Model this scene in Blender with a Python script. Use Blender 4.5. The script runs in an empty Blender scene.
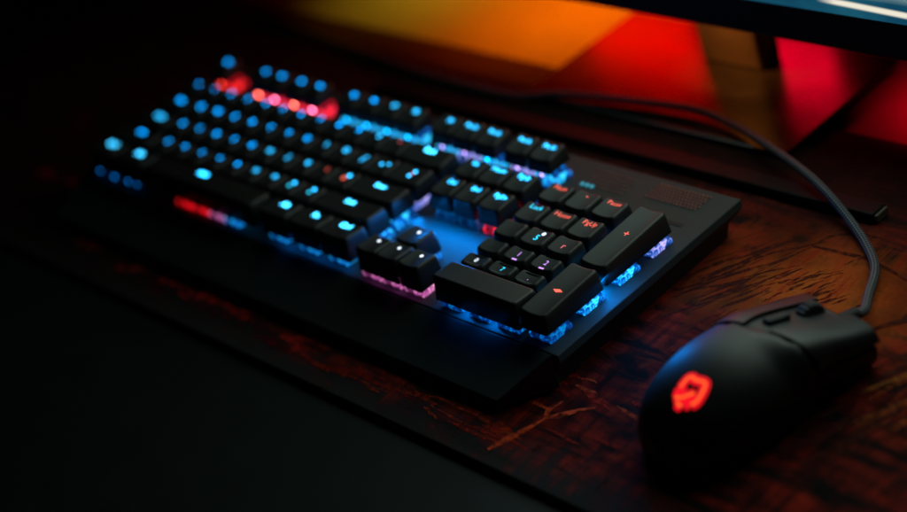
import bpy, bmesh, math, random
from mathutils import Vector, Matrix

# ------------------------------------------------------------------ basics
# All modelling is done in "key units" (one key pitch); UN turns them into metres.
UN = 0.01905
C = bpy.context.scene.collection
scn = bpy.context.scene
rnd = random.Random(7)

def link_mesh(name, me, parent=None, loc=(0, 0, 0), rotz=0.0):
    o = bpy.data.objects.new(name, me)
    C.objects.link(o)
    if parent is not None:
        o.parent = parent
    o.location = Vector(loc) * UN
    o.rotation_euler = (0, 0, rotz)
    return o

def mesh_from(verts, faces, name, mats, smooth=True, midx=None):
    me = bpy.data.meshes.new(name)
    me.from_pydata([tuple(c * UN for c in v) for v in verts], [], faces)
    for m in (mats if isinstance(mats, (list, tuple)) else [mats]):
        me.materials.append(m)
    if midx:
        for p, i in zip(me.polygons, midx):
            p.material_index = i
    for p in me.polygons:
        p.use_smooth = smooth
    me.update()
    return me

def bm_mesh(bm, name, mats, smooth=False):
    bmesh.ops.recalc_face_normals(bm, faces=bm.faces)
    bmesh.ops.scale(bm, vec=(UN, UN, UN), verts=bm.verts)
    me = bpy.data.meshes.new(name)
    bm.to_mesh(me); bm.free()
    for m in (mats if isinstance(mats, (list, tuple)) else [mats]):
        me.materials.append(m)
    for p in me.polygons:
        p.use_smooth = smooth
    return me

def bm_box(bm, x0, x1, y0, y1, z0, z1, bev=0.0, seg=2):
    b2 = bmesh.new()
    bmesh.ops.create_cube(b2, size=1.0)
    for v in b2.verts:
        v.co = Vector((x0 + (v.co.x + .5) * (x1 - x0), y0 + (v.co.y + .5) * (y1 - y0), z0 + (v.co.z + .5) * (z1 - z0)))
    if bev > 0:
        bmesh.ops.bevel(b2, geom=list(b2.edges), offset=bev, segments=seg, profile=.5, affect='EDGES')
    tmp = bpy.data.meshes.new('tmp'); b2.to_mesh(tmp); b2.free()
    bm.from_mesh(tmp); bpy.data.meshes.remove(tmp)

def thing(name, label, cat, loc=(0, 0, 0), rotz=0.0):
    o = bpy.data.objects.new(name, None)
    C.objects.link(o)
    o.empty_display_size = .02
    o.location = Vector(loc) * UN
    o.rotation_euler = (0, 0, rotz)
    o['label'] = label; o['category'] = cat
    return o

# ------------------------------------------------------------------ materials
def new_mat(name):
    m = bpy.data.materials.new(name); m.use_nodes = True
    nt = m.node_tree
    return m, nt, nt.nodes['Principled BSDF']

def N(nt, typ, **kw):
    n = nt.nodes.new(typ)
    for k, v in kw.items():
        setattr(n, k, v)
    return n

def plastic(name, col, rough, bump=0.0, scale=900, spec=.5, var=.3):
    m, nt, b = new_mat(name)
    tc = N(nt, 'ShaderNodeTexCoord')
    no = N(nt, 'ShaderNodeTexNoise'); no.inputs['Scale'].default_value = 60; no.inputs['Detail'].default_value = 5
    nt.links.new(tc.outputs['Object'], no.inputs['Vector'])
    mr = N(nt, 'ShaderNodeMapRange')
    mr.inputs['To Min'].default_value = rough - .07; mr.inputs['To Max'].default_value = rough + .09
    nt.links.new(no.outputs['Fac'], mr.inputs['Value'])
    nt.links.new(mr.outputs['Result'], b.inputs['Roughness'])
    mx = N(nt, 'ShaderNodeMix', data_type='RGBA')
    mx.inputs['A'].default_value = (*[c * (1 - var) for c in col], 1)
    mx.inputs['B'].default_value = (*[c * (1 + var) for c in col], 1)
    nt.links.new(no.outputs['Fac'], mx.inputs['Factor'])
    nt.links.new(mx.outputs['Result'], b.inputs['Base Color'])
    b.inputs['Specular IOR Level'].default_value = spec
    if bump > 0:
        n2 = N(nt, 'ShaderNodeTexNoise'); n2.inputs['Scale'].default_value = scale; n2.inputs['Detail'].default_value = 2
        nt.links.new(tc.outputs['Object'], n2.inputs['Vector'])
        bp = N(nt, 'ShaderNodeBump'); bp.inputs['Strength'].default_value = bump; bp.inputs['Distance'].default_value = .0004
        nt.links.new(n2.outputs['Fac'], bp.inputs['Height'])
        nt.links.new(bp.outputs['Normal'], b.inputs['Normal'])
    return m

def glow(name, col, strength):
    m, nt, b = new_mat(name)
    b.inputs['Base Color'].default_value = (.02, .02, .02, 1)
    b.inputs['Emission Color'].default_value = (*col, 1)
    b.inputs['Emission Strength'].default_value = strength
    return m

def crystal(name, ca, cb, strength):
    """clear switch housing lit from inside: mottled emission over a glossy skin"""
    m, nt, b = new_mat(name)
    tc = N(nt, 'ShaderNodeTexCoord')
    vo = N(nt, 'ShaderNodeTexNoise'); vo.inputs['Scale'].default_value = 230; vo.inputs['Detail'].default_value = 3
    vo.inputs['Distortion'].default_value = 1.2
    nt.links.new(tc.outputs['Object'], vo.inputs['Vector'])
    rp = N(nt, 'ShaderNodeValToRGB')
    e = rp.color_ramp.elements
    e[0].position = .40; e[0].color = (*[c * .08 for c in ca], 1)
    e[1].position = .66; e[1].color = (*cb, 1)
    e.new(.53).color = (*[c * .55 for c in ca], 1)
    nt.links.new(vo.outputs['Fac'], rp.inputs['Fac'])
    b.inputs['Base Color'].default_value = (.05, .07, .09, 1)
    b.inputs['Roughness'].default_value = .15
    nt.links.new(rp.outputs['Color'], b.inputs['Emission Color'])
    b.inputs['Emission Strength'].default_value = strength
    return m

M_CAP = plastic('black_keycap_plastic', (.018, .019, .018), .43, .10, 2500)
M_PLATE = plastic('brushed_dark_top_plate', (.033, .043, .041), .60, .06, 1800, spec=.22)
M_CASE = plastic('black_case_plastic', (.010, .010, .011), .6, .08, 1500)
M_REST = plastic('soft_touch_black_plastic', (.055, .070, .068), .58, .08, 1800, spec=.4)
M_DARK = plastic('painted_recess_shade', (.003, .003, .003), .7)  # flat near-black, painting the shade inside vent holes and slot
M_STUD = plastic('grille_stud_red_glint', (.75, .22, .17), .28)  # reddish glints painted into the stud colour
M_MOUSE = plastic('black_mouse_plastic', (.008, .0095, .009), .46, .10, 2200)
M_BUTTON = plastic('black_button_plastic', (.010, .0115, .011), .44, .08, 2200)
M_RUBBER = plastic('black_rubber', (.012, .012, .012), .65, .3, 1500)
M_GLOSSBASE = plastic('satin_black_metal', (.008, .006, .006), .23, .02, 700, spec=.9)
M_BAR = plastic('satin_black_bar', (.004, .004, .004), .55, .05, 900, spec=.15)
M_BEZEL = plastic('matt_black_bezel', (.006, .006, .006), .55)
M_NECK = plastic('bronze_grey_neck', (.10, .075, .05), .5)

CY = (.0, .30, 1.0)
M_SW = {
    'cyan': crystal('switch_glow_cyan', (.0, .16, .80), (.03, .62, .95), 1.6),
    'blue': crystal('switch_glow_blue', (.0, .09, .60), (.0, .32, .90), .75),
    'dim': crystal('switch_glow_dim_blue', (.0, .05, .25), (.0, .14, .45), .5),
    'faint': crystal('switch_glow_faint_blue', (.0, .02, .10), (.0, .05, .16), .4),
    'pink': crystal('switch_glow_pink', (.60, .09, .42), (.95, .36, .66), 1.2),
    'violet': crystal('switch_glow_violet', (.03, .18, .85), (.55, .45, 1.0), 1.2),
    'red': crystal('switch_glow_red', (.8, .0, .01), (1.0, .02, .02), 1.8),
    'rose': crystal('switch_glow_rose', (.8, .002, .02), (1.0, .02, .05), 2.0),
}
M_LG = {
    'cyan': glow('legend_cyan', (.02, .48, 1.0), 7.0),
    'cyanfar': glow('legend_cyan_far', (.0, .28, .85), 11),
    'bright': glow('legend_bright_cyan', (.04, .52, .95), 12.0),
    'near': glow('legend_near_cyan', (.02, .50, .75), 2.8),
    'white': glow('legend_white', (.75, .85, 1.0), 2.2),
    'red': glow('legend_red', (1.0, .13, .085), 1.5),
    'pink': glow('legend_pink', (1.0, .18, .22), 1.2),
    'purple': glow('legend_purple', (.62, .30, 1.0), 1.5),
    'off': glow('legend_unlit', (.2, .2, .25), .02),
}

# ------------------------------------------------------------------ camera
q = (52.0774886, -26.3824243, 24.9688908, .98554857, .54695579, -.331656335, 1773.0)
a, e, r = q[3:6]
f = Vector((-math.sin(a) * math.cos(e), math.cos(a) * math.cos(e), -math.sin(e)))
ri = Vector((math.cos(a), math.sin(a), 0)); up = ri.cross(f)
r2 = ri * math.cos(r) + up * math.sin(r); u2 = up * math.cos(r) - ri * math.sin(r)
cam = bpy.data.cameras.new('camera'); co = bpy.data.objects.new('camera', cam); C.objects.link(co)
mw = Matrix((r2, u2, -f)).transposed().to_4x4(); mw.translation = Vector(q[:3]) * UN
co.matrix_world = mw
cam.sensor_width = 36; cam.lens = 36 * q[6] / 907
cam.clip_start = .02; cam.clip_end = 60
cam.dof.use_dof = True
cam.dof.focus_distance = 46.1 * UN
AP = 1.25 * UN                                   # aperture diameter
cam.dof.aperture_fstop = (cam.lens / 1000) / AP
scn.camera = co

# ------------------------------------------------------------------ setting
DZ = -2.1            # top of the desk mat
m_desk, nt, b = new_mat('dark_desk_laminate')
tc = N(nt, 'ShaderNodeTexCoord')
n1 = N(nt, 'ShaderNodeTexNoise'); n1.inputs['Scale'].default_value = 45; n1.inputs['Detail'].default_value = 8
nt.links.new(tc.outputs['Object'], n1.inputs['Vector'])
rp = N(nt, 'ShaderNodeValToRGB')
rp.color_ramp.elements[0].position = .3; rp.color_ramp.elements[0].color = (.007, .0105, .009, 1)
rp.color_ramp.elements[1].position = .75; rp.color_ramp.elements[1].color = (.012, .017, .0145, 1)
nt.links.new(n1.outputs['Fac'], rp.inputs['Fac']); nt.links.new(rp.outputs['Color'], b.inputs['Base Color'])
b.inputs['Roughness'].default_value = .55
bm = bmesh.new(); bm_box(bm, -40, 70, -40, 15.0, DZ - 1.7, DZ - .22)
desk = link_mesh('desk_surface', bm_mesh(bm, 'desk_surface', m_desk)); desk['kind'] = 'structure'

m_pale_strip = plastic('added_pale_coat', (.16, .15, .14), .5, .05, 400, var=.12)  # pale strip added over the desk to catch more coloured lamp light
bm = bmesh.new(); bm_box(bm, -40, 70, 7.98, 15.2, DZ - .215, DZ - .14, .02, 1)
pale_strip = link_mesh('added_pale_strip', bm_mesh(bm, 'added_pale_strip', m_pale_strip)); pale_strip['kind'] = 'structure'
m_wall = plastic('dark_wall_paint', (.02, .018, .017), .8, .2, 300)
bm = bmesh.new(); bm_box(bm, -60, 80, 15.3, 16.0, -20, 50)
wall = link_mesh('back_wall', bm_mesh(bm, 'back_wall', m_wall)); wall['kind'] = 'structure'

# ------------------------------------------------------------------ desk mat with printed artwork
m_mat, nt, b = new_mat('printed_desk_mat')
L = nt.links.new
tc = N(nt, 'ShaderNodeTexCoord')
mp = N(nt, 'ShaderNodeMapping'); mp.inputs['Scale'].default_value = (1 / UN,) * 3
L(tc.outputs['Object'], mp.inputs['Vector'])
sep = N(nt, 'ShaderNodeSeparateXYZ'); L(mp.outputs['Vector'], sep.inputs['Vector'])
def math_n(op, x, y=None, cl=False):
    n = N(nt, 'ShaderNodeMath', operation=op); n.use_clamp = cl
    for i, v in enumerate((x, y)):
        if v is None: continue
        if isinstance(v, (int, float)): n.inputs[i].default_value = v
        else: L(v, n.inputs[i])
    return n.outputs[0]
def noise_n(vec, scale, detail=6, rough=.6, dist=0.0):
    n = N(nt, 'ShaderNodeTexNoise'); n.inputs['Scale'].default_value = scale; n.inputs['Detail'].default_value = detail
    n.inputs['Roughness'].default_value = rough; n.inputs['Distortion'].default_value = dist
    L(vec, n.inputs['Vector']); return n.outputs['Fac']
def ramp_n(fac, stops):
    n = N(nt, 'ShaderNodeValToRGB'); el = n.color_ramp.elements
    while len(el) < len(stops): el.new(.5)
    for k, (p, c) in enumerate(stops):
        el[k].position = p; el[k].color = (*c, 1) if len(c) == 3 else c
    L(fac, n.inputs['Fac']); return n.outputs['Color']
def mix_n(fac, x, y, blend='MIX'):
    n = N(nt, 'ShaderNodeMix', data_type='RGBA', blend_type=blend)
    if isinstance(fac, (int, float)): n.inputs['Factor'].default_value = fac
    else: L(fac, n.inputs['Factor'])
    for s, v in (('A', x), ('B', y)):
        if isinstance(v, tuple): n.inputs[s].default_value = (*v, 1)
        else: L(v, n.inputs[s])
    return n.outputs['Result']
# brush direction turned 24 degrees from the depth axis
m2 = N(nt, 'ShaderNodeMapping'); m2.inputs['Rotation'].default_value = (0, 0, math.radians(24)); m2.inputs['Scale'].default_value = (2.6, .42, 1)
L(mp.outputs['Vector'], m2.inputs['Vector'])
streak = noise_n(m2.outputs['Vector'], .9, 9, .68, .5)
m3 = N(nt, 'ShaderNodeMapping'); m3.inputs['Scale'].default_value = (.45, 2.4, 1)
L(mp.outputs['Vector'], m3.inputs['Vector'])
streak2 = noise_n(m3.outputs['Vector'], .9, 8, .66, .4)
patch = noise_n(mp.outputs['Vector'], .32, 4, .55)
fine = noise_n(mp.outputs['Vector'], 9.0, 6, .7)
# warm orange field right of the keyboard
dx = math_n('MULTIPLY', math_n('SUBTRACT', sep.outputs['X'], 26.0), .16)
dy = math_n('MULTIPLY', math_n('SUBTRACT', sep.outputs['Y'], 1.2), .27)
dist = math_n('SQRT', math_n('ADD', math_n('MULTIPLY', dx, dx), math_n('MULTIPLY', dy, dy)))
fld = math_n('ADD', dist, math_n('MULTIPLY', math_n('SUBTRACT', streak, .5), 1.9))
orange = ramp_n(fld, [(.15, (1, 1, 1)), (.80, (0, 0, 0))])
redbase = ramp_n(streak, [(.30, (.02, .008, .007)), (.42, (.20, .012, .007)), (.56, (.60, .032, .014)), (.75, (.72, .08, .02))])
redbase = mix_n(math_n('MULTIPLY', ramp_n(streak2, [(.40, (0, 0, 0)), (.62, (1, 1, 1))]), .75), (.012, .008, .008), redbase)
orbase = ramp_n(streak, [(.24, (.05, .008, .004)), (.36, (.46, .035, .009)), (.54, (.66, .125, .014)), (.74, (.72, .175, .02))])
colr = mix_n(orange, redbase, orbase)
# darker towards the left third and the front border
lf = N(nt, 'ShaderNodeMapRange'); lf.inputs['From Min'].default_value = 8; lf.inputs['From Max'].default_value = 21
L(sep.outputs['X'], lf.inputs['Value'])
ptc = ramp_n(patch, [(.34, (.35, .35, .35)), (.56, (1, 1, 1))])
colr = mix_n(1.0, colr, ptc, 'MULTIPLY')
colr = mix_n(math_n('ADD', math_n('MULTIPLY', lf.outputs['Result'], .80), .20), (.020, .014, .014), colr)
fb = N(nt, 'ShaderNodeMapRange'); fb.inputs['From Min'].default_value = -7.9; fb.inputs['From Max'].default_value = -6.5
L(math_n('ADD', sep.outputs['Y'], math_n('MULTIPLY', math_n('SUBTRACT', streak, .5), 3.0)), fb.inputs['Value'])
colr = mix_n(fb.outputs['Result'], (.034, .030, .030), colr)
back_shade = N(nt, 'ShaderNodeMapRange'); back_shade.inputs['From Min'].default_value = 2.6; back_shade.inputs['From Max'].default_value = 5.6  # shade under the monitor painted into the mat colour towards the back
L(math_n('ADD', sep.outputs['Y'], math_n('MULTIPLY', math_n('SUBTRACT', streak, .5), 5.0)), back_shade.inputs['Value'])
colr = mix_n(math_n('MULTIPLY', back_shade.outputs['Result'], .9), colr, (.035, .016, .012))
colr = mix_n(1.0, colr, ramp_n(fine, [(.25, (.72, .72, .72)), (.7, (1.1, 1.1, 1.1))]), 'MULTIPLY')
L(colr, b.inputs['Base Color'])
b.inputs['Roughness'].default_value = .8
b.inputs['Specular IOR Level'].default_value = .06
wv = noise_n(mp.outputs['Vector'], 38, 2, .5)
bp = N(nt, 'ShaderNodeBump'); bp.inputs['Strength'].default_value = .25; bp.inputs['Distance'].default_value = .0003
L(wv, bp.inputs['Height']); L(bp.outputs['Normal'], b.inputs['Normal'])

mat = thing('desk_mat', 'wide black desk mat printed with red and orange brush strokes', 'desk mat', (0, 0, DZ))
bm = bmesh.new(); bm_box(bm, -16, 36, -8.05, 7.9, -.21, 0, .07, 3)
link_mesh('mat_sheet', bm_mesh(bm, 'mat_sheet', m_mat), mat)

# printed strokes: thin flat ribbons, one mesh, colour per stroke
m_ink, nt, b = new_mat('printed_ink')
at = N(nt, 'ShaderNodeAttribute'); at.attribute_name = 'ink'
tc = N(nt, 'ShaderNodeTexCoord'); no = N(nt, 'ShaderNodeTexNoise'); no.inputs['Scale'].default_value = 260; no.inputs['Detail'].default_value = 6
nt.links.new(tc.outputs['Object'], no.inputs['Vector'])
ra = N(nt, 'ShaderNodeValToRGB'); ra.color_ramp.elements[0].position = .30; ra.color_ramp.elements[1].position = .62
nt.links.new(no.outputs['Fac'], ra.inputs['Fac'])
nt.links.new(at.outputs['Color'], b.inputs['Base Color']); b.inputs['Roughness'].default_value = .75
nt.links.new(ra.outputs['Color'], b.inputs['Alpha']); b.inputs['Specular IOR Level'].default_value = .06
bm = bmesh.new(); lay = bm.verts.layers.float_color.new('ink')
zc = [0]
def stroke(pts, w, col):
    zc[0] += 1; z = .006 + .00004 * zc[0]
    prev = None
    for k, p in enumerate(pts):
        p = Vector((p[0], p[1])); qn = Vector(pts[min(k + 1, len(pts) - 1)][:2]) - Vector(pts[max(k - 1, 0)][:2])
        n = Vector((-qn.y, qn.x)).normalized()
        tt = k / (len(pts) - 1); ww = w * (.35 + 1.3 * math.sin(math.pi * min(.97, tt + .08)) * rnd.uniform(.6, 1.1)) * .5
        vs = []
        for sgn in (-1, 1):
            v = bm.verts.new((p.x + n.x * ww * sgn, p.y + n.y * ww * sgn, z)); v[lay] = (*col, 1); vs.append(v)
        if prev: bm.faces.new((prev[0], prev[1], vs[1], vs[0]))
        prev = vs
def line(x, y, ang, ln, w, col, wob=.04):
    n = max(4, int(ln * 3)); d = Vector((math.sin(ang), math.cos(ang))); nn = Vector((d.y, -d.x))
    stroke([(x + d.x * ln * k / n + nn.x * rnd.uniform(-wob, wob), y + d.y * ln * k / n + nn.y * rnd.uniform(-wob, wob)) for k in range(n + 1)], w, col)
R24 = math.radians(24)
DK = (.085, .016, .010)
for _ in range(46):                                              # dark dry-brush hatching beside the keyboard
    line(rnd.gauss(23.2, .75), rnd.gauss(-.2, 1.0), R24 + rnd.gauss(.12, .12), rnd.uniform(.8, 2.4), rnd.uniform(.03, .10), DK)
for _ in range(50):                                              # fine short hatching
    line(rnd.gauss(25.4, .9), rnd.gauss(.8, .45), R24 + rnd.gauss(.1, .10), rnd.uniform(.25, .9), rnd.uniform(.025, .06), DK)
for _ in range(34):                                              # long dark sweeps on the right
    line(rnd.uniform(28.6, 33), rnd.uniform(-5, 2), R24 + rnd.gauss(0, .10), rnd.uniform(1.5, 3.8), rnd.uniform(.06, .22), DK)
for _ in range(22):
    line(rnd.uniform(29.2, 32.5), rnd.uniform(-3.2, 1.5), R24 + rnd.gauss(0, .10), rnd.uniform(1.0, 2.6), rnd.uniform(.05, .16), rnd.choice([(.34, .06, .012), (.30, .03, .010), (.36, .10, .018)]))
for _ in range(100):                                              # red dashes along the front of the mat
    x = rnd.uniform(4, 26); y = rnd.uniform(-7.35, -6.7) if x < 22 else rnd.uniform(-7.5, -3.6)
    k = min(1, max(.25, (x - 6) / 14))
    line(x, y, math.radians(90) + rnd.gauss(0, .10), rnd.uniform(.3, 1.9), rnd.uniform(.03, .11), rnd.choice([(.46 * k, .028 * k, .008), (.34 * k, .016 * k, .008), (.46 * k, .048 * k, .012)]))
for _ in range(50):
    line(rnd.uniform(15, 26), rnd.uniform(-7.4, -6.0), rnd.gauss(0, .15), rnd.uniform(.2, .7), rnd.uniform(.03, .09), DK)
for (bx, by) in ((-3.4, -4.5), (-5.0, -4.6), (1.5, -6.9), (4.2, -7.0), (6.2, -7.0), (7.8, -6.9), (8.8, -6.95), (10.4, -7.0), (13.0, -7.05)):
    for _ in range(3):
        line(bx + rnd.uniform(-.5, .5), by + rnd.uniform(-.15, .15), math.radians(80) + rnd.gauss(0, .2), rnd.uniform(.5, 1.3), rnd.uniform(.08, .18), (.60, .028, .016))
# forked twig motif near the front corner of the keyboard
TW = (.85, .085, .022)
stroke([(22.36, -7.6), (22.55, -7.05), (22.75, -6.5), (22.88, -6.05)], .15, TW)
stroke([(22.88, -6.05), (23.15, -5.75), (23.5, -5.35), (23.8, -5.1)], .13, TW)
stroke([(22.88, -6.05), (22.72, -5.7), (22.85, -5.3)], .13, TW)
stroke([(22.75, -5.72), (22.3, -5.68), (21.9, -5.74), (21.5, -5.7)], .10, TW)
# thin dark curve and forks in the orange field
stroke([(26.2, 3.75), (25.4, 3.7), (24.85, 3.3), (24.66, 2.75)], .10, DK)
stroke([(24.66, 2.75), (25.5, 2.8), (26.3, 2.85), (27.2, 2.67), (28.3, 2.3)], .10, DK)
stroke([(27.6, -.4), (28.6, .9), (29.6, 2.0), (30.5, 3.4)], .12, DK)
stroke([(29.0, 2.9), (28.9, 1.6), (29.6, .5)], .09, DK)
me = bpy.data.meshes.new('printed_artwork')
bmesh.ops.scale(bm, vec=(UN,) * 3, verts=bm.verts); bm.to_mesh(me); bm.free(); me.materials.append(m_ink)
link_mesh('printed_artwork', me, mat)

# ------------------------------------------------------------------ keyboard
PZ = -.95                                            # top of the plate
kb = thing('keyboard', 'black full size mechanical keyboard with glowing blue and red keys', 'keyboard', (11.1, -2.1, DZ))
def kloc(x, y, z): return (x - 11.1, y + 2.1, z - DZ)

def prism(outlines, name, mats, smooth=False):
    """stack of (list of xy, z) outlines lofted and capped"""
    n = len(outlines[0][0]); V = []; F = []
    for pts, z in outlines: V += [(p[0], p[1], z) for p in pts]
    for k in range(len(outlines) - 1):
        for i in range(n):
            j = (i + 1) % n
            F.append((k * n + i, k * n + j, (k + 1) * n + j, (k + 1) * n + i))
    F.append(tuple(reversed(range(n)))); F.append(tuple(range((len(outlines) - 1) * n, len(outlines) * n)))
    return mesh_from(V, F, name, mats, smooth)
def rect(x0, x1, y0, y1, c=.08):
    return [(x0 + c, y0), (x1 - c, y0), (x1, y0 + c), (x1, y1 - c), (x1 - c, y1), (x0 + c, y1), (x0, y1 - c), (x0, y0 + c)]
X0, X1, Y0, Y1 = -.45, 22.68, -4.93, 2.55
link_mesh('bottom_case', prism([(rect(X0 + .42, X1 - .42, Y0 + .0, Y1 - .35), -2.08), (rect(X0 + .34, X1 - .34, Y0, Y1 - .25), -1.62),
                               (rect(X0 + .12, X1 - .12, Y0, Y1 - .10), -1.38), (rect(X0 + .02, X1 - .02, Y0, Y1 - .03), -1.235)], 'bottom_case', M_CASE), kb, kloc(0, 0, 0))
bm = bmesh.new(); bm_box(bm, X0, X1, Y0, Y1, -1.232, PZ, .035, 2)
link_mesh('top_plate', bm_mesh(bm, 'top_plate', M_PLATE), kb, kloc(0, 0, 0))
# wrist rest: thin wedge sloping from the plate down to a low front edge, tapering in
wy0, wy1 = -6.38, -4.955
V = [(X0 - .15, wy0, -2.02), (X1 - 1.16, wy0, -2.02), (X1 - 1.10, wy0, -1.75), (X0 - .2, wy0, -1.75),
     (X0 + .10, wy1, -2.02), (X1 - .20, wy1, -2.02), (X1 - .20, wy1, -.962), (X0 + .10, wy1, -.962)]
F = [(0, 1, 2, 3), (5, 4, 7, 6), (1, 5, 6, 2), (4, 0, 3, 7), (3, 2, 6, 7), (0, 4, 5, 1)]
bm = bmesh.new(); vs = [bm.verts.new(v) for v in V]
for fc in F: bm.faces.new([vs[i] for i in fc])
bmesh.ops.bevel(bm, geom=list(bm.edges), offset=.03, segments=3, profile=.5, affect='EDGES')
link_mesh('wrist_rest', bm_mesh(bm, 'wrist_rest', M_REST, False), kb, kloc(0, 0, 0))
for fx in (1.2, 20.9):
    for fy in (-4.2, 1.3):
        bm = bmesh.new(); bm_box(bm, fx - .5, fx + .5, fy - .25, fy + .25, -2.099, -2.081, .004, 1)
        link_mesh('rubber_foot', bm_mesh(bm, 'rubber_foot', M_RUBBER), kb, kloc(0, 0, 0))

# perforated grilles: hole shade painted as flat dark hexes, with rows of raised studs
def grille(x0, x1, y0, y1, nx, ny, skew, size):
    bm = bmesh.new(); idx = []
    def quad(pts, mi):
        fc = bm.faces.new([bm.verts.new(p) for p in pts]); fc.material_index = mi
    z = .004
    for j in range(ny):
        for i in range(nx):
            cx = x0 + (i + .5 + (.25 if j % 2 else -.25)) * (x1 - x0) / nx + skew * (j / max(1, ny - 1) - .5)
            cy = y0 + (j + .5) * (y1 - y0) / ny
            s = size
            ring = [(cx + s * math.cos(k * math.pi / 3), cy + s * .95 * math.sin(k * math.pi / 3)) for k in range(6)]
            quad([(p[0], p[1], z) for p in ring], 0)                       # flat hex, hole shade painted dark
            ox, oy = cx - s * .15, cy + s * .55
            rr = [(ox + s * .7 * math.cos(k * math.pi / 3), oy + s * .55 * math.sin(k * math.pi / 3)) for k in range(6)]
            top = bm.verts.new((ox, oy, z + .055)); base = [bm.verts.new((p[0], p[1], z + .004)) for p in rr]
            for k in range(6):
                fc = bm.faces.new((base[k], base[(k + 1) % 6], top)); fc.material_index = 1
    return bm_mesh(bm, 'vent_grille', [M_DARK, M_STUD])
link_mesh('vent_grille', grille(17.75, 19.25, 1.35, 2.2, 12, 5, -.15, .052), kb, kloc(0, 0, PZ))
link_mesh('vent_grille', grille(19.95, 21.85, 1.55, 2.3, 15, 6, .0, .062), kb, kloc(0, 0, PZ))
bm = bmesh.new(); bm_box(bm, 21.35, 21.95, .82, .98, -.02, .012, .01, 1)
link_mesh('slot', bm_mesh(bm, 'slot', M_DARK), kb, kloc(0, 0, PZ))
m_ind = glow('indicator_cyan', (.05, .60, .8), .7)
for k in range(3):
    bm = bmesh.new(); bm_box(bm, 17.66 + k * .19, 17.76 + k * .19, 1.36, 1.48, .0, .03, .01, 1)
    link_mesh('indicator_light', bm_mesh(bm, 'indicator_light', m_ind), kb, kloc(0, 0, PZ))

# ---- keycaps
def rrect(hw, hd, rad, na=3, ne=6):
    pts = []
    cs = [(hw - rad, -hd + rad, -90), (hw - rad, hd - rad, 0), (-hw + rad, hd - rad, 90), (-hw + rad, -hd + rad, 180)]
    for k, (cx, cy, a0) in enumerate(cs):
        for i in range(na + 1):
            t = math.radians(a0 + 90 * i / na); pts.append((cx + rad * math.cos(t), cy + rad * math.sin(t)))
        nx = cs[(k + 1) % 4]; t = math.radians(nx[2]); ex, ey = nx[0] + rad * math.cos(t), nx[1] + rad * math.sin(t)
        sx, sy = pts[-1]
        for i in range(1, ne): pts.append((sx + (ex - sx) * i / ne, sy + (ey - sy) * i / ne))
    return pts
TILT = {'F': .16, 'A': .10, 'B': .05, 'C': .0, 'D': -.05, 'E': -.07, 'N': .04}
LIFT = {'F': .03, 'A': .02, 'B': 0, 'C': -.01, 'D': .0, 'E': .0, 'N': 0}
BACK = .04
SKIRT = {'E': .20, 'D': .27, 'F': .50, 'N': .36}
def top_z(x, y, hw, hd, row, dish):
    return .95 + LIFT[row] + TILT[row] * (y - BACK) - dish * (1 - min(1, abs(x) / hw) ** 2)
CACHE = {}
def cap_mesh(w, d, row, dish):
    key = (w, d, row, dish)
    if key in CACHE: return CACHE[key]
    bw, bd = w / 2 - .03, d / 2 - .03
    hw, hd = bw - .088, bd - .105
    V = []; F = []
    rings = [(bw - .05, bd - .05, .05, 'in'), (bw - .03, bd - .03, .05, 'bot'), (bw, bd, .07, 'b0'), (hw + .054, hd + .056, .10, 'm0'), (hw + .044, hd + .044, .10, 'm'), (hw + .026, hd + .026, .10, 's'), (hw - .005, hd - .005, .08, 't'), (hw - .03, hd - .03, .07, 't')]
    for k in (.86, .6, .3): rings.append((hw * k, hd * k, .10 * k, 't'))
    n = None
    for (rx, ry, rad, kind) in rings:
        pts = rrect(rx, ry, rad); n = len(pts)
        for (x, y) in pts:
            zb = SKIRT.get(row, .38)
            if kind == 'in': V.append((x, y, zb + .10))
            elif kind == 'bot': V.append((x, y, zb))
            elif kind == 'b0': V.append((x, y, zb + .015))
            elif kind == 'm0': V.append((x, y + BACK, top_z(x, y + BACK, hw, hd, row, dish) - .15))
            elif kind == 'm': V.append((x, y + BACK, top_z(x, y + BACK, hw, hd, row, dish) - .06))
            elif kind == 's': V.append((x, y + BACK, top_z(x, y + BACK, hw, hd, row, dish) - .022))
            else: V.append((x, y + BACK, top_z(x, y + BACK, hw, hd, row, dish)))
    R = len(rings)
    for k in range(R - 1):
        for i in range(n):
            j = (i + 1) % n; F.append((k * n + i, k * n + j, (k + 1) * n + j, (k + 1) * n + i))
    V.append((0, BACK, top_z(0, BACK, hw, hd, row, dish))); c = len(V) - 1
    for i in range(n): F.append(((R - 1) * n + i, (R - 1) * n + (i + 1) % n, c))
    V.append((0, 0, .55)); c = len(V) - 1
    for i in range(n): F.append(((i + 1) % n, i, c))
    CACHE[key] = mesh_from(V, F, 'keycap', M_CAP, True)
    return CACHE[key]

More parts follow.
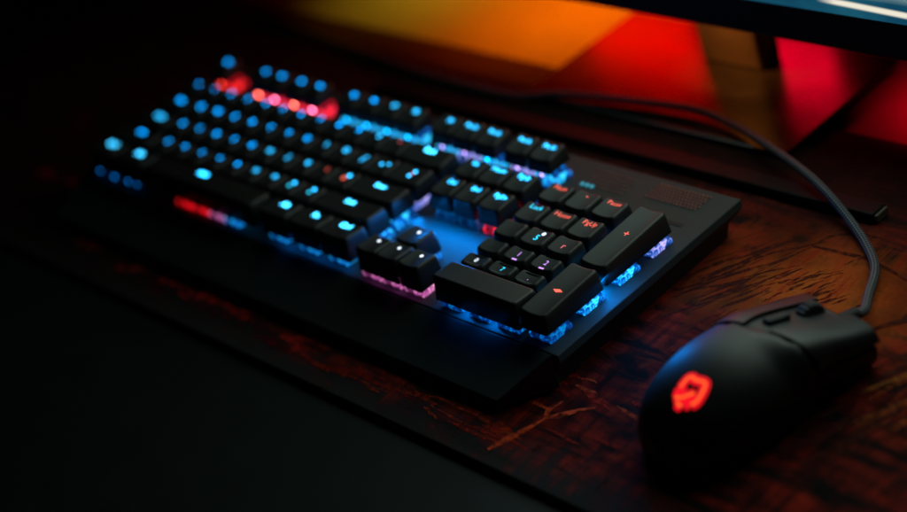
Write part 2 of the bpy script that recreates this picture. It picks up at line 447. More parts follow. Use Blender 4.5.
def text_geo(txt, size):
    cu = bpy.data.curves.new('t', 'FONT'); cu.body = txt; cu.size = size; cu.align_x = 'CENTER'; cu.align_y = 'CENTER'; cu.resolution_u = 2
    o = bpy.data.objects.new('t', cu); C.objects.link(o)
    dg = bpy.context.evaluated_depsgraph_get(); dg.update()
    me = bpy.data.meshes.new_from_object(o.evaluated_get(dg))
    V = [tuple(v.co) for v in me.vertices]; F = [tuple(p.vertices) for p in me.polygons]
    bpy.data.objects.remove(o); bpy.data.curves.remove(cu); bpy.data.meshes.remove(me)
    return V, F
TXT = {}
def legend_mesh(txt, size, w, d, row, dish, lx, ly, mat, sx=1.0):
    k = (txt, size)
    if k not in TXT:
        if txt == 'DOT':
            TXT[k] = ([(0, 0, 0)] + [(size * .5 * math.cos(i * math.pi / 6), size * .5 * math.sin(i * math.pi / 6), 0) for i in range(12)], [(0, i + 1, (i + 1) % 12 + 1) for i in range(12)])
        elif txt == 'BAR':
            TXT[k] = ([(-size, -size * .3, 0), (size, -size * .3, 0), (size, size * .3, 0), (-size, size * .3, 0)], [(0, 1, 2, 3)])
        elif txt == 'DIAMOND':
            TXT[k] = ([(-size, 0, 0), (-size * .1, -size * .42, 0), (size, 0, 0), (size * .1, size * .42, 0)], [(0, 1, 2, 3)])
        else: TXT[k] = text_geo(txt, size)
    V, F = TXT[k]
    hw = w / 2 - .118; hd = d / 2 - .135
    W2 = [(lx + v[0] * sx, ly + v[1], top_z(lx + v[0] * sx, ly + v[1], hw, hd, row, dish) + .006) for v in V]
    return mesh_from(W2, F, 'legend', mat, False)

SWC = {}
def switch_mesh(col, n, spread, axis):
    key = (col, n, spread, axis)
    if key in SWC: return SWC[key]
    bm = bmesh.new()
    for k in range(n):
        o = 0 if n == 1 else (k / (n - 1) - .5) * spread
        cx, cy = (o, 0) if axis == 'x' else (0, o)
        b2 = bmesh.new()
        def ring(h, z): return [b2.verts.new((cx + sx * h, cy + sy * h, z)) for sx, sy in ((-1, -1), (1, -1), (1, 1), (-1, 1))]
        lv = [ring(.405, .0), ring(.405, .13), ring(.375, .14), ring(.36, .20), ring(.29, .40)]
        for a_, b_ in zip(lv, lv[1:]):
            for i in range(4): b2.faces.new((a_[i], a_[(i + 1) % 4], b_[(i + 1) % 4], b_[i]))
        b2.faces.new(lv[-1])
        tmp = bpy.data.meshes.new('tmp'); b2.to_mesh(tmp); b2.free(); bm.from_mesh(tmp); bpy.data.meshes.remove(tmp)
        for s in (-1, 1):                                  # clips and ribs on the four sides
            for t in (-.24, -.08, .08, .24):
                bm_box(bm, cx + t - .03, cx + t + .03, cy + s * .405 - .025, cy + s * .405 + .025, .02, .17)
                bm_box(bm, cx + s * .405 - .025, cx + s * .405 + .025, cy + t - .03, cy + t + .03, .02, .17)
        bm_box(bm, cx - .11, cx + .11, cy - .11, cy + .11, .38, .56)
    SWC[key] = bm_mesh(bm, 'switch', M_SW[col])
    return SWC[key]

def key(x, y, row, w=1.0, d=1.0, txt=None, lc='cyan', size=.24, lx=0.0, ly=.24, sw='blue', n=1, spread=0, axis='x', sink=0.0, dish=.055, extra=None, sx=1.0, swy=0.0):
    cap = link_mesh('keycap', cap_mesh(w, d, row, dish), kb, kloc(x, y, PZ - sink))
    if txt: link_mesh('legend', legend_mesh(txt, size, w, d, row, dish, lx, ly, M_LG[lc], sx), cap)
    for (t2, c2, s2, x2, y2) in (extra or []):
        link_mesh('legend', legend_mesh(t2, s2, w, d, row, dish, x2, y2, M_LG[c2], 1.0), cap)
    link_mesh('switch', switch_mesh(sw, n, spread, axis), cap, (0, swy, sink + .001))
    return cap

OFF = .23
M_LED = {'red': glow('led_red', (1.0, .05, .02), 9), 'pink': glow('led_pink', (1.0, .14, .32), 30), 'orange': glow('led_orange', (1.0, .14, .10), 30),
         'cyan': glow('led_cyan', (.0, .45, 1.0), 10), 'dim': glow('led_dim_blue', (.0, .16, .60), 5), 'violet': glow('led_violet', (.55, .35, 1.0), 4)}
def led(cap, col, x=0.0, y=-.41, z=.40, rr=.06):
    V = [(x, y, z)] + [(x + rr * math.cos(k * math.pi / 5), y, z + rr * math.sin(k * math.pi / 5)) for k in range(10)] + [(x, y + .03, z)]
    F = [(0, k + 1, (k + 1) % 10 + 1) for k in range(10)]
    F += [((k + 1) % 10 + 1, k + 1, 11) for k in range(10)]
    link_mesh('led', mesh_from(V, F, 'led', M_LED[col], False), cap)
# function row
fx = [.38, 2.62, 3.56, 4.66, 5.68, 7.52, 8.55, 9.58, 10.62, 12.26, 13.28, 14.30, 15.60, 16.63]
fl = ['Esc'] + ['F%d' % i for i in range(1, 13)] + ['Pause']
fs = ['red', 'rose', 'rose', 'rose', 'rose', 'cyan', 'cyan', 'cyan', 'cyan', 'cyan', 'violet', 'cyan', 'violet', 'cyan']
for i, (x, t, s) in enumerate(zip(fx, fl, fs)):
    lc = 'cyanfar' if i < 7 else 'cyan'
    near = i >= 9
    cp = key(x, 1.30, 'F', txt=('Prt Sc' if near else t) if i != 9 else 'F9', lc=lc if not near else 'cyan', size=.21, ly=.22, sw=s, sx=1.0)
    led(cp, ['red', 'orange', 'pink', 'orange', 'pink', 'cyan', 'cyan', 'cyan', 'cyan', 'violet', 'violet', 'cyan', 'violet', 'violet'][i], x=.05)
# number row
for i, t in enumerate('`1234567890-'):
    key(.5 + i, -OFF, 'A', txt=t if t not in '`-' else '=', lc='cyanfar' if i < 10 else ('cyan' if i < 11 else 'pink'), size=.26, sw='blue' if i < 7 else 'cyan')
key(13, -OFF, 'A', w=2, txt='Back', lc='bright', size=.25, lx=-.05, sw='blue', n=3, spread=1.2)
# upper letter row
key(.75, -1 - OFF, 'B', w=1.5, txt='Tab', lc='cyanfar', size=.24, sw='blue')
for i, t in enumerate('QWERTYUIOP['):
    if t == 'P': key(2 + i, -1 - OFF, 'B', txt='/', lc='cyan', size=.42, ly=.12, sw='cyan')
    elif t == '[': key(2 + i, -1 - OFF, 'B', txt='DOT', lc='cyan', size=.085, lx=-.13, ly=.12, sw='cyan', extra=[('DOT', 'cyan', .085, .13, .2)])
    else: key(2 + i, -1 - OFF, 'B', txt=t, lc='cyanfar' if i < 7 else 'cyan', size=.26, sw='blue')
key(13.25, -1 - OFF, 'B', w=1.5, txt='DOT', lc='cyan', size=.11, lx=.08, ly=.22, sw='violet', extra=[('DOT', 'cyan', .10, .02, .0), ('DOT', 'pink', .10, .05, .11)])
# home row
key(.875, -2 - OFF, 'C', w=1.75, txt='Caps', lc='cyan', size=.26, lx=0, sw='blue')
for i, t in enumerate('ASDFGHJKL;'):
    if t == 'L': key(2.25 + i, -2 - OFF, 'C', txt=t, lc='red', size=.24, sw='blue')
    elif t == ';': key(2.25 + i, -2 - OFF, 'C', txt='DOT', lc='cyan', size=.13, lx=.05, ly=.26, sw='blue', extra=[('DOT', 'red', .16, -.05, .10)])
    else: key(2.25 + i, -2 - OFF, 'C', txt=t, lc='cyanfar' if i < 5 else 'cyan', size=.25, sw='blue')
key(12.875, -2 - OFF, 'C', w=2.25, txt='Enter', lc='bright', size=.22, lx=-.05, sw='cyan', n=3, spread=1.3)
# lower letter row
key(1.125, -3 - OFF, 'D', w=2.25, txt='Shift', lc='cyanfar', size=.21, lx=0, sw='blue', n=3, spread=1.3)
for i, t in enumerate('ZXCVBNM,.'):
    if t in ',.': key(2.75 + i, -3 - OFF, 'D', txt='DOT', lc='cyan', size=.12, ly=.26, sw='blue', extra=[('DOT', 'near', .12, -.04, .08)])
    else: key(2.75 + i, -3 - OFF, 'D', txt=t, lc='cyanfar' if i < 5 else 'cyan', size=.22, sw='blue')
key(12.625, -3 - OFF, 'D', w=2.75, txt='Shift', lc='bright', size=.24, lx=-.1, sw='cyan', n=3, spread=1.9)
# bottom row
EY = -3.95 - OFF
cp = key(.66, EY, 'E', w=1.5, txt='Ctrl', lc='bright', size=.27, sw='faint')
led(cp, 'dim', -.35, -.43, .15); led(cp, 'dim', .52, -.43, .10)
cp = key(2.37, EY, 'E', w=1.85, txt='Alt', lc='bright', size=.28, sw='faint')
led(cp, 'dim', -.3, -.43, .12); led(cp, 'dim', .25, -.43, .15)
spc = key(6.4, EY, 'E', w=6.2, txt='BAR', lc='cyan', size=.24, lx=-.2, ly=.22, sw='faint', dish=-.05)
for dx_, c_ in ((-.9, 'red'), (.05, 'red'), (.95, 'pink'), (1.75, 'cyan')):
    link_mesh('switch', switch_mesh(c_, 1, 0, 'x'), spc, (dx_, -.08, .002))
for x, t in ((10.5, 'Alt'), (12.0, 'Fn'), (13.42, 'Ctrl')):
    key(x, EY, 'E', w=1.44, txt=t, lc='bright', size=.30, sw='cyan')
# navigation block
for r_, ws in ((0, ('Ins', 'Home', 'PgUp')), (-1, ('Del', 'End', 'PgDn'))):
    for x, t in zip((14.97, 15.99, 17.03), ws):
        key(x, r_ - OFF, 'A' if r_ == 0 else 'B', txt=t, lc='cyan', size=.23, ly=.25, sw='blue' if r_ == 0 else ('red' if t == 'PgDn' else 'dim'))
# arrows
key(15.93, -3.26 - .2, 'D', txt='DOT', lc='white', size=.12, ly=.2, sw='cyan')
for x in (15.06, 15.95, 16.90):
    key(x, -4.28, 'E', w=.96, txt='DOT', lc='white', size=.11, ly=.22, sw='pink')
# numeric pad
NX = (18.47, 19.50, 20.53)
for x, t, s in zip(NX, ('Num', '-', 'Pause'), (.24, .34, .22)):
    key(x, -.24, 'N', d=.96, txt=t, lc='red', size=s, ly=.27, sw='blue')
for x, t, c in zip(NX, ('Lock', 'Home', 'PgUp'), ('near', 'red', 'red')):
    key(x, -1.24, 'N', d=.96, txt=t, lc=c, size=.24, ly=.26, sw='blue')
for x, t, c, s in zip(NX, (None, '5', 'r'), ('off', 'near', 'pink'), ('red', 'blue', 'blue')):
    key(x, -2.09, 'N', d=.86, txt=t, lc=c, size=.30, ly=.02, sw=s, extra=[('DOT', 'white', .13, .10, .22)] if t == '5' else None)
for x, t, c in zip(NX, ('-', '1', '2'), ('off', 'purple', 'purple')):
    key(x - .06, -2.80, 'N', d=.72, txt=t, lc=c, size=.25, ly=.06, sw='blue', sink=.12, extra=[('BAR', 'purple', .09, .02, -.16)] if c == 'purple' else None)
for x, t, c in zip(NX, ('0', '7', '.'), ('white', 'near', 'purple')):
    key(x - .12, -3.42, 'N', d=.68, txt=t, lc=c, size=.22, ly=.04, sw='blue', sink=.20)
key(19.58, -4.30, 'E', w=3.36, txt=None, sw='blue', n=3, spread=2.2, dish=.0)
plus = key(21.80, -1.13, 'N', w=1.06, d=2.72, txt='+', lc='red', size=.36, ly=.18, sw='violet', swy=.93)
ent = key(21.80, -3.66, 'N', w=1.06, d=2.28, txt='DIAMOND', lc='red', size=.17, ly=.02, sw='cyan', swy=.72)
link_mesh('switch', switch_mesh('cyan', 1, 0, 'x'), plus, (.0, -.40, .001)); link_mesh('switch', switch_mesh('blue', 1, 0, 'x'), ent, (0, -.56, .001))

# ------------------------------------------------------------------ mouse
def interp(tab, s):
    if s <= tab[0][0]: return tab[0][1]
    for k in range(len(tab) - 1):
        (a0, b0), (a1, b1) = tab[k], tab[k + 1]
        if s <= a1:
            # Catmull-Rom through the table
            t = (s - a0) / (a1 - a0)
            bm1 = tab[k - 1] if k > 0 else (a0 - (a1 - a0), b0 - (b1 - b0))
            bp2 = tab[k + 2] if k + 2 < len(tab) else (a1 + (a1 - a0), b1 + (b1 - b0))
            m0 = (b1 - bm1[1]) / (a1 - bm1[0]) * (a1 - a0); m1 = (bp2[1] - b0) / (bp2[0] - a0) * (a1 - a0)
            return (2 * t**3 - 3 * t**2 + 1) * b0 + (t**3 - 2 * t**2 + t) * m0 + (-2 * t**3 + 3 * t**2) * b1 + (t**3 - t**2) * m1
    return tab[-1][1]
HT = [(-.15, .30), (-.13, .47), (-.10, .62), (-.04, .82), (.1, 1.08), (.4, 1.44), (1.0, 1.80), (1.8, 2.05), (2.6, 2.10), (3.4, 2.0), (4.2, 1.74), (5.0, 1.42), (5.7, 1.15)]
WT = [(-.15, .10), (-.13, .30), (-.10, .48), (-.04, .76), (.1, 1.02), (.4, 1.34), (1.0, 1.62), (1.8, 1.74), (2.6, 1.74), (3.4, 1.66), (4.2, 1.60), (5.0, 1.63), (5.7, 1.60)]
def hull(s, t, off=0.0):
    """t in -1..1 : left bottom, over the top, right bottom"""
    h = interp(HT, s) + off; w = interp(WT, s) + off
    k = max(0, min(1, (s - 2.8) / 1.4)); k = k * k * (3 - 2 * k)
    ea = 2.35 + (3.4 if t > 0 else 2.1) * k; eb = 2.35 + (2.0 if t > 0 else 1.0) * k
    th = t * math.pi / 2
    sn, cs = math.sin(th), math.cos(th)
    x = w * math.copysign(abs(sn) ** (2 / ea), sn); z = abs(cs) ** (2 / eb)
    zz = .10 + (h - .10) * z
    under = 1 - .14 * max(0, 1 - zz / (.55 * h)) ** 1.5
    if x < 0: x *= 1 - .20 * k
    return (x * under, s, zz)
mouse = thing('computer_mouse', 'black computer mouse with glowing red emblem and braided cable', 'mouse', (26.85, -5.95, DZ), -math.radians(9))
def seam(x): return 3.30 + .26 * x
SS = [-.15, -.145, -.135, -.12, -.10, -.07, -.03, .02, .1, .2, .35] + [.5 + .14 * k for k in range(38)]
SS = [s for s in SS if s <= 5.56]
NT = 72
V = []; F = []
for s in SS:
    for i in range(NT + 1):
        t = -1 + 2 * i / NT
        p = hull(s, t)
        inbtn = s > seam(p[0]) and p[2] > .55 * interp(HT, s)
        if inbtn: p = hull(s, t, -.07)
        V.append(p)
n = NT + 1
for k in range(len(SS) - 1):
    for i in range(NT): F.append((k * n + i, k * n + i + 1, (k + 1) * n + i + 1, (k + 1) * n + i))
    F.append((k * n + NT, k * n, (k + 1) * n, (k + 1) * n + NT))
F.append(tuple(range(n))); F.append(tuple(reversed(range((len(SS) - 1) * n, len(SS) * n))))
link_mesh('mouse_shell', mesh_from(V, F, 'mouse_shell', M_MOUSE, True), mouse)
def shell(name, t0, t1, soff, s1, off, mat_, nx=26, ny=30, gapfn=None):
    V = []; F = []
    def P(i, j, o):
        t = t0 + (t1 - t0) * i / nx
        s0 = 3.3
        for _ in range(8): s0 = seam(hull(s0, t)[0]) + soff
        s = s0 + (s1 - s0) * j / ny
        return hull(s, t, o)
    for lay_, o in enumerate((off, off - .09)):
        for j in range(ny + 1):
            for i in range(nx + 1): V.append(P(i, j, o))
    m = (nx + 1); tot = m * (ny + 1)
    for j in range(ny):
        for i in range(nx):
            qd = (j * m + i, j * m + i + 1, (j + 1) * m + i + 1, (j + 1) * m + i)
            F.append(qd); F.append(tuple(tot + v for v in reversed(qd)))
    edge = [i for i in range(m)] + [j * m + nx for j in range(1, ny + 1)] + [ny * m + i for i in range(nx - 1, -1, -1)] + [j * m for j in range(ny - 1, 0, -1)]
    for k in range(len(edge)):
        a_, b_ = edge[k], edge[(k + 1) % len(edge)]
        F.append((b_, a_, tot + a_, tot + b_))
    me = mesh_from(V, F, name, mat_, True)
    me.set_sharp_from_angle(angle=math.radians(40))
    return link_mesh(name, me, mouse)
shell('mouse_button', .045, .80, .045, 5.66, .035, M_BUTTON)
shell('mouse_button', -.80, -.045, .045, 5.66, .035, M_BUTTON)
# scroll wheel with ribbed tyre
bm = bmesh.new(); NW = 40
for k in range(NW):
    a0 = 2 * math.pi * k / NW
ringv = []
for (xx, rr) in ((-.17, .30), (-.15, .40), (-.10, .43), (.10, .43), (.15, .40), (.17, .30)):
    ringv.append([bm.verts.new((xx, math.cos(2 * math.pi * k / NW) * (rr - (.025 if k % 2 and rr > .39 else 0)), math.sin(2 * math.pi * k / NW) * (rr - (.025 if k % 2 and rr > .39 else 0)))) for k in range(NW)])
for a_, b_ in zip(ringv, ringv[1:]):
    for k in range(NW): bm.faces.new((a_[k], a_[(k + 1) % NW], b_[(k + 1) % NW], b_[k]))
bm.faces.new(ringv[0]); bm.faces.new(list(reversed(ringv[-1])))
link_mesh('scroll_wheel', bm_mesh(bm, 'scroll_wheel', M_RUBBER), mouse, (0, 5.0, 1.19))
bm = bmesh.new(); bm_box(bm, -.13, .13, -.36, .36, -.12, .10, .05, 3)
o = link_mesh('sensitivity_button', bm_mesh(bm, 'sensitivity_button', M_RUBBER, True), mouse, (0, 4.05, 1.76)); o.rotation_euler.x = -.30
# two thumb buttons on the far flank
for s0 in (2.5, 3.6):
    V = []; F = []
    for j in range(9):
        for i in range(5):
            V.append(hull(s0 + .95 * j / 8, -.74 - .09 * i / 4, .06 if 0 < i < 4 and 0 < j < 8 else -.02))
    for j in range(8):
        for i in range(4): F.append((j * 5 + i, j * 5 + i + 1, (j + 1) * 5 + i + 1, (j + 1) * 5 + i))
    link_mesh('thumb_button', mesh_from(V, F, 'thumb_button', M_BUTTON, True), mouse)
# glide feet
for y in (.9, 4.9):
    bm = bmesh.new(); bm_box(bm, -.8, .8, y - .3, y + .3, .001, .11, .03, 2)
    link_mesh('glide_foot', bm_mesh(bm, 'glide_foot', M_RUBBER), mouse)
# emblem strokes: (lateral, along) on the rear hump
def hz(x, s):
    lo, hi = -1.0, 1.0
    for _ in range(40):
        mid = (lo + hi) / 2
        if hull(s, mid)[0] < x: lo = mid
        else: hi = mid
    return hull(s, lo)[2]
EMB = [[(0.019, 0.944), (0.033, 1.076), (0.027, 1.205), (0.091, 1.285), (0.277, 1.262), (0.413, 1.325), (0.536, 1.338), (0.595, 1.195), (0.624, 1.04), (0.631, 0.908), (0.559, 0.776)], [(0.053, 0.718), (0.244, 0.777), (0.348, 0.901), (0.473, 1.018)], [(0.178, 0.651), (0.376, 0.634)], [(0.30, 0.655), (0.40, 0.640)], [(0.407, 0.731), (0.551, 0.785)]]
def ribbon(lines, w, off, name, mt):
    V = []; F = []
    for ln in lines:
        # resample
        P = []
        for k in range(len(ln) - 1):
            for t in range(5): P.append((ln[k][0] + (ln[k + 1][0] - ln[k][0]) * t / 5, ln[k][1] + (ln[k + 1][1] - ln[k][1]) * t / 5))
        P.append(ln[-1])
        for _ in range(3): P = [P[0]] + [((P[i - 1][0] + 2 * P[i][0] + P[i + 1][0]) / 4, (P[i - 1][1] + 2 * P[i][1] + P[i + 1][1]) / 4) for i in range(1, len(P) - 1)] + [P[-1]]
        base = len(V)
        for k, p in enumerate(P):
            a_, b_ = P[max(0, k - 1)], P[min(len(P) - 1, k + 1)]
            d = Vector((b_[0] - a_[0], b_[1] - a_[1])).normalized(); nn = Vector((-d.y, d.x))
            wk = w * (1.0 if 0 < k < len(P) - 1 else .55)
            for sg in (-1, -.33, .33, 1):
                x, s = p[0] + nn.x * wk * sg, p[1] + nn.y * wk * sg
                V.append((x, s, hz(x, s) + off))
        for k in range(len(P) - 1):
            for c in range(3):
                i = base + k * 4 + c; F.append((i, i + 1, i + 5, i + 4))
    return link_mesh(name, mesh_from(V, F, name, mt, True), mouse)
em = ribbon(EMB + [[(.02, .95), (.06, .84), (.10, .73)], [(.06, .90), (.22, .93)]], .120, .012, 'emblem', glow('emblem_red', (1.0, .006, .018), .95))
core = ribbon(EMB[:3], .030, .022, 'emblem_core', glow('emblem_core_orange', (1.0, .13, .02), 1.1)); core.parent = em
# braided cable
def tube(path, rad, name, mt, parent, nseg=14, sub=14):
    P = [Vector(p) for p in path]; Q = []
    for k in range(len(P) - 1):
        p0, p1, p2, p3 = P[max(0, k - 1)], P[k], P[k + 1], P[min(len(P) - 1, k + 2)]
        for i in range(sub):
            t = i / sub
            Q.append(.5 * ((2 * p1) + (p2 - p0) * t + (2 * p0 - 5 * p1 + 4 * p2 - p3) * t * t + (3 * p1 - p0 - 3 * p2 + p3) * t**3))
    Q.append(P[-1])
    V = []; F = []; UVv = []; acc = 0
    for k, p in enumerate(Q):
        d = (Q[min(k + 1, len(Q) - 1)] - Q[max(k - 1, 0)]).normalized()
        sd = d.cross(Vector((0, 0, 1))).normalized(); uu = sd.cross(d)
        if k: acc += (Q[k] - Q[k - 1]).length
        for i in range(nseg):
            a_ = 2 * math.pi * i / nseg
            V.append(tuple(p + sd * rad * math.cos(a_) + uu * rad * math.sin(a_))); UVv.append((i / nseg, acc))
    for k in range(len(Q) - 1):
        for i in range(nseg):
            j = (i + 1) % nseg; F.append((k * nseg + i, k * nseg + j, (k + 1) * nseg + j, (k + 1) * nseg + i))
    F.append(tuple(reversed(range(nseg)))); F.append(tuple(range((len(Q) - 1) * nseg, len(Q) * nseg)))
    me = mesh_from(V, F, name, mt, True)
    uvl = me.uv_layers.new(name='UVMap')
    for p in me.polygons:
        us = [UVv[me.loops[li].vertex_index] for li in p.loop_indices]
        wrap = max(u[0] for u in us) - min(u[0] for u in us) > .5
        for li, u in zip(p.loop_indices, us):
            uvl.data[li].uv = (u[0] + (1 if wrap and u[0] < .5 else 0), u[1])
    o = bpy.data.objects.new(name, me); C.objects.link(o); o.parent = parent
    return o
m_br, nt, b = new_mat('braided_cable_sleeve')
L = nt.links.new
uv = N(nt, 'ShaderNodeUVMap'); uv.uv_map = 'UVMap'
sp = N(nt, 'ShaderNodeSeparateXYZ'); L(uv.outputs['UV'], sp.inputs['Vector'])
def wave(sgn):
    s1 = math_n('ADD', math_n('MULTIPLY', sp.outputs['X'], 2 * math.pi * 5 * sgn), math_n('MULTIPLY', sp.outputs['Y'], 34.0))
    return math_n('SINE', s1)
br = math_n('MULTIPLY', wave(1), wave(-1))
fc = math_n('ADD', math_n('MULTIPLY', br, .5), .5, True)
L(ramp_n(fc, [(.35, (.012, .013, .014)), (.65, (.15, .17, .19))]), b.inputs['Base Color'])
b.inputs['Roughness'].default_value = .55
bp = N(nt, 'ShaderNodeBump'); bp.inputs['Strength'].default_value = .8; bp.inputs['Distance'].default_value = .0003
L(fc, bp.inputs['Height']); L(bp.outputs['Normal'], b.inputs['Normal'])
WP = [(27.85, -.25, -1.5), (28.02, .15, -1.52), (27.98, .55, -1.66), (27.53, 1.3, -1.88), (26.98, 2.36, -1.96), (26.25, 3.09, -1.96), (25.2, 3.79, -1.80), (24.06, 4.32, -1.46),
      (22.9, 4.85, -1.38), (20.94, 5.68, -1.46), (19.23, 6.37, -1.62), (17.33, 6.75, -1.66), (14.62, 6.5, -1.70), (12.2, 6.1, -1.72), (10.3, 5.72, -1.94), (7.5, 5.7, -1.965), (4.5, 5.85, -1.965), (0, 6.3, -1.965), (-6, 7.0, -1.965)]
ang = math.radians(9)
def to_mouse(p):
    v = (p[0] - 26.85, p[1] + 5.95); return (v[0] * math.cos(ang) - v[1] * math.sin(ang), v[0] * math.sin(ang) + v[1] * math.cos(ang), p[2] - DZ)
tube([to_mouse(p) for p in WP], .125, 'braided_cable', m_br, mouse)
tube([to_mouse(p) for p in ((27.75, -.45, -1.5), (27.95, 0, -1.5), (28.02, .22, -1.54))], .19, 'strain_relief', M_RUBBER, mouse, sub=6)

# ------------------------------------------------------------------ monitor on its stand
mon = thing('monitor', 'large black monitor on a flat stand base with teal screen glow', 'monitor', (17.4, 8.5, DZ))
def mloc(x, y, z): return (x - 17.4, y - 8.5, z - DZ)
mx0, mx1, mz0, mz1, my = 1.6, 33.2, 1.27, 19.2, 7.0
bm = bmesh.new(); bm_box(bm, mx0, mx1, my, my + 1.3, mz0, mz1, .10, 3)
link_mesh('bezel', bm_mesh(bm, 'bezel', M_BEZEL), mon, mloc(0, 0, 0))
m_scr, nt, b = new_mat('lit_screen')
L = nt.links.new
tc = N(nt, 'ShaderNodeTexCoord')
mp = N(nt, 'ShaderNodeMapping'); mp.inputs['Scale'].default_value = (1 / UN,) * 3
L(tc.outputs['Object'], mp.inputs['Vector'])
sep = N(nt, 'ShaderNodeSeparateXYZ'); L(mp.outputs['Vector'], sep.inputs['Vector'])
cl = noise_n(mp.outputs['Vector'], .35, 4, .55)
hgt = N(nt, 'ShaderNodeMapRange'); hgt.inputs['From Min'].default_value = 3.0; hgt.inputs['From Max'].default_value = 4.6
L(sep.outputs['Z'], hgt.inputs['Value'])
teal = ramp_n(cl, [(.35, (.0015, .022, .042)), (.65, (.004, .040, .062))])
sky = ramp_n(cl, [(.35, (.36, .52, .45)), (.65, (.78, .96, .85))])
xg = N(nt, 'ShaderNodeMapRange'); xg.inputs['From Min'].default_value = -12; xg.inputs['From Max'].default_value = 4
L(sep.outputs['X'], xg.inputs['Value'])
sky = mix_n(xg.outputs['Result'], (.03, .05, .05), sky)
pic = mix_n(hgt.outputs['Result'], teal, sky)
# a pale streak low on the picture
sl = math_n('ABSOLUTE', math_n('SUBTRACT', math_n('SUBTRACT', sep.outputs['Z'], 2.80), math_n('MULTIPLY', math_n('SUBTRACT', sep.outputs['X'], 6.4), -.04)))
sk = ramp_n(sl, [(.05, (1, 1, 1)), (.12, (0, 0, 0))])
xm = N(nt, 'ShaderNodeMapRange'); xm.inputs['From Min'].default_value = 5.3; xm.inputs['From Max'].default_value = 5.9
L(sep.outputs['X'], xm.inputs['Value'])
pic = mix_n(math_n('MULTIPLY', sk, xm.outputs['Result']), pic, (.34, .32, .26))
b.inputs['Base Color'].default_value = (.01, .01, .01, 1); b.inputs['Roughness'].default_value = .4
L(pic, b.inputs['Emission Color']); b.inputs['Emission Strength'].default_value = 2.5
bm = bmesh.new(); bm_box(bm, mx0 + .45, mx1 - .45, my - .02, my + .05, 2.44, mz1 - .45)
for v in bm.verts: v.co.x -= 17.4
link_mesh('screen', bm_mesh(bm, 'screen', m_scr), mon, mloc(17.4, 0, 0))
bm = bmesh.new(); bm_box(bm, 10.5, 21.4, 5.9, 11.6, DZ + .005, -1.88, .06, 2)
link_mesh('stand_base', bm_mesh(bm, 'stand_base', M_GLOSSBASE), mon, mloc(0, 0, 0))
bm = bmesh.new(); bm_box(bm, 15.3, 17.7, 9.6, 10.6, -1.878, 12.0, .08, 2)
link_mesh('stand_neck', bm_mesh(bm, 'stand_neck', M_NECK), mon, mloc(0, 0, 0))
bm = bmesh.new(); bm_box(bm, 14.6, 20.6, 8.31, 9.59, 7.5, 12.5, .1, 2)
link_mesh('stand_mount', bm_mesh(bm, 'stand_mount', M_BEZEL), mon, mloc(0, 0, 0))

# ------------------------------------------------------------------ slim bar in front of the stand
bar = thing('slim_bar', 'slim black bar lying across the mat behind the keyboard', 'bar', (15.1, 4.5, DZ))
bm = bmesh.new(); bm_box(bm, -10.55, 10.55, -.30, .30, .005, .32, .06, 3)
link_mesh('bar_body', bm_mesh(bm, 'bar_body', M_BAR), bar)
for sx_ in (-1, 1):
    bm = bmesh.new(); bm_box(bm, sx_ * 10.60 - .05, sx_ * 10.60 + .05, -.26, .26, .04, .28, .03, 2)
    link_mesh('end_cap', bm_mesh(bm, 'end_cap', M_NECK), bar)

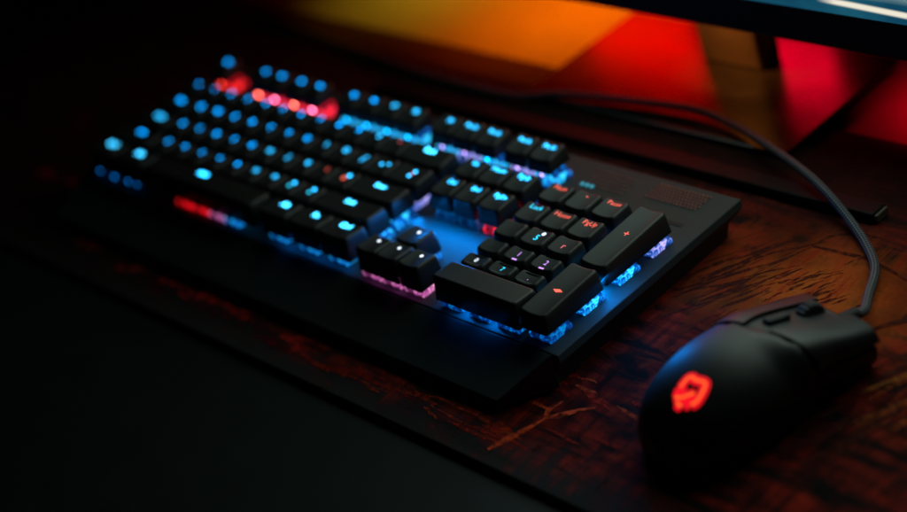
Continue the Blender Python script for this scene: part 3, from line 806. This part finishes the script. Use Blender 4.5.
# ------------------------------------------------------------------ lamps
def area(name, loc, target, size, col, power, sy=None, spread=180):
    l = bpy.data.lights.new(name, 'AREA'); l.energy = power; l.color = col; l.spread = math.radians(spread)
    l.shape = 'RECTANGLE'; l.size = size * UN; l.size_y = (sy or size) * UN
    o = bpy.data.objects.new(name, l); C.objects.link(o); o.location = Vector(loc) * UN
    o.rotation_euler = (Vector(target) - Vector(loc)).to_track_quat('-Z', 'Y').to_euler()
    return o
area('lamp_orange', (7.6, 12.6, 9.5), (7.6, 11.6, -2.3), 5.0, (1.0, .19, .0), .27, 1.6, 60)
area('lamp_yellow', (-.2, 12.6, 9.5), (-.4, 11.9, -2.3), 3.0, (1.0, .60, .02), .065, 1.0, 54)
area('lamp_red', (6.9, 14.9, 1.7), (6.9, 8, 1.7), 5.6, (1.0, .0, .0), .115, 2.8)
area('lamp_deep_red', (.6, 14.9, 1.9), (.6, 8, 1.9), 7.0, (1.0, .0, .0), .035, 3.0)
area('lamp_pink', (13.3, 14.9, 1.6), (13.3, 8, 1.6), 5.4, (1.0, .0, .022), .10, 2.6)
area('lamp_red_right', (25.0, 12.0, 6.0), (25.0, 10.9, -2.3), 2.0, (1.0, .0, .015), .075, .6, 44)
area('lamp_neck', (15.6, 8.8, 4.6), (16.5, 9.7, .0), 1.0, (1.0, .30, .035), .055, .4, 48)
area('added_blue_rim', (21.0, 5.2, 3.0), (25.9, -3.3, -.6), .5, (.0, .20, 1.0), .0035, .5, 12)  # added only to put a blue rim on the mouse, no real source
# LEDs under the key skirts, shining down on the plate
area('lamp_led', (16.0, -1.95, -.42), (16.0, -2.9, -1.0), 2.6, (.0, .26, 1.0), .045, .25)
area('lamp_led', (14.35, -2.2, -.45), (14.9, -2.6, -1.0), .3, (.0, .26, 1.0), .015, 1.8)
area('lamp_led', (19.3, -4.55, -.58), (19.3, -5.3, -1.0), 2.6, (.0, .22, 1.0), .060, .2)
area('lamp_led', (22.12, -2.4, -.45), (22.7, -2.4, -1.0), .2, (.0, .26, 1.0), .065, 4.0)
area('lamp_led', (12.2, -4.55, -.60), (12.2, -5.2, -1.0), 3.8, (.0, .20, 1.0), .012, .2)
area('lamp_led', (15.9, -4.62, -.62), (15.9, -5.2, -1.0), 2.4, (.75, .1, .6), .006, .2)

w = bpy.data.worlds.new('World'); scn.world = w; w.use_nodes = True
w.node_tree.nodes['Background'].inputs['Color'].default_value = (.5, .6, .55, 1)
w.node_tree.nodes['Background'].inputs['Strength'].default_value = .0003

# ------------------------------------------------------------------ render settings
scn.view_settings.view_transform = 'Standard'; scn.view_settings.look = 'None'
scn.view_settings.exposure = 0; scn.view_settings.gamma = 1
scn.render.engine = 'CYCLES'
try:
    scn.cycles.use_denoising = True; scn.cycles.denoiser = 'OPENIMAGEDENOISE'
    scn.cycles.use_light_tree = True; scn.cycles.sample_clamp_indirect = 4
    scn.cycles.max_bounces = 6
except Exception: pass
scn.render.film_transparent = False
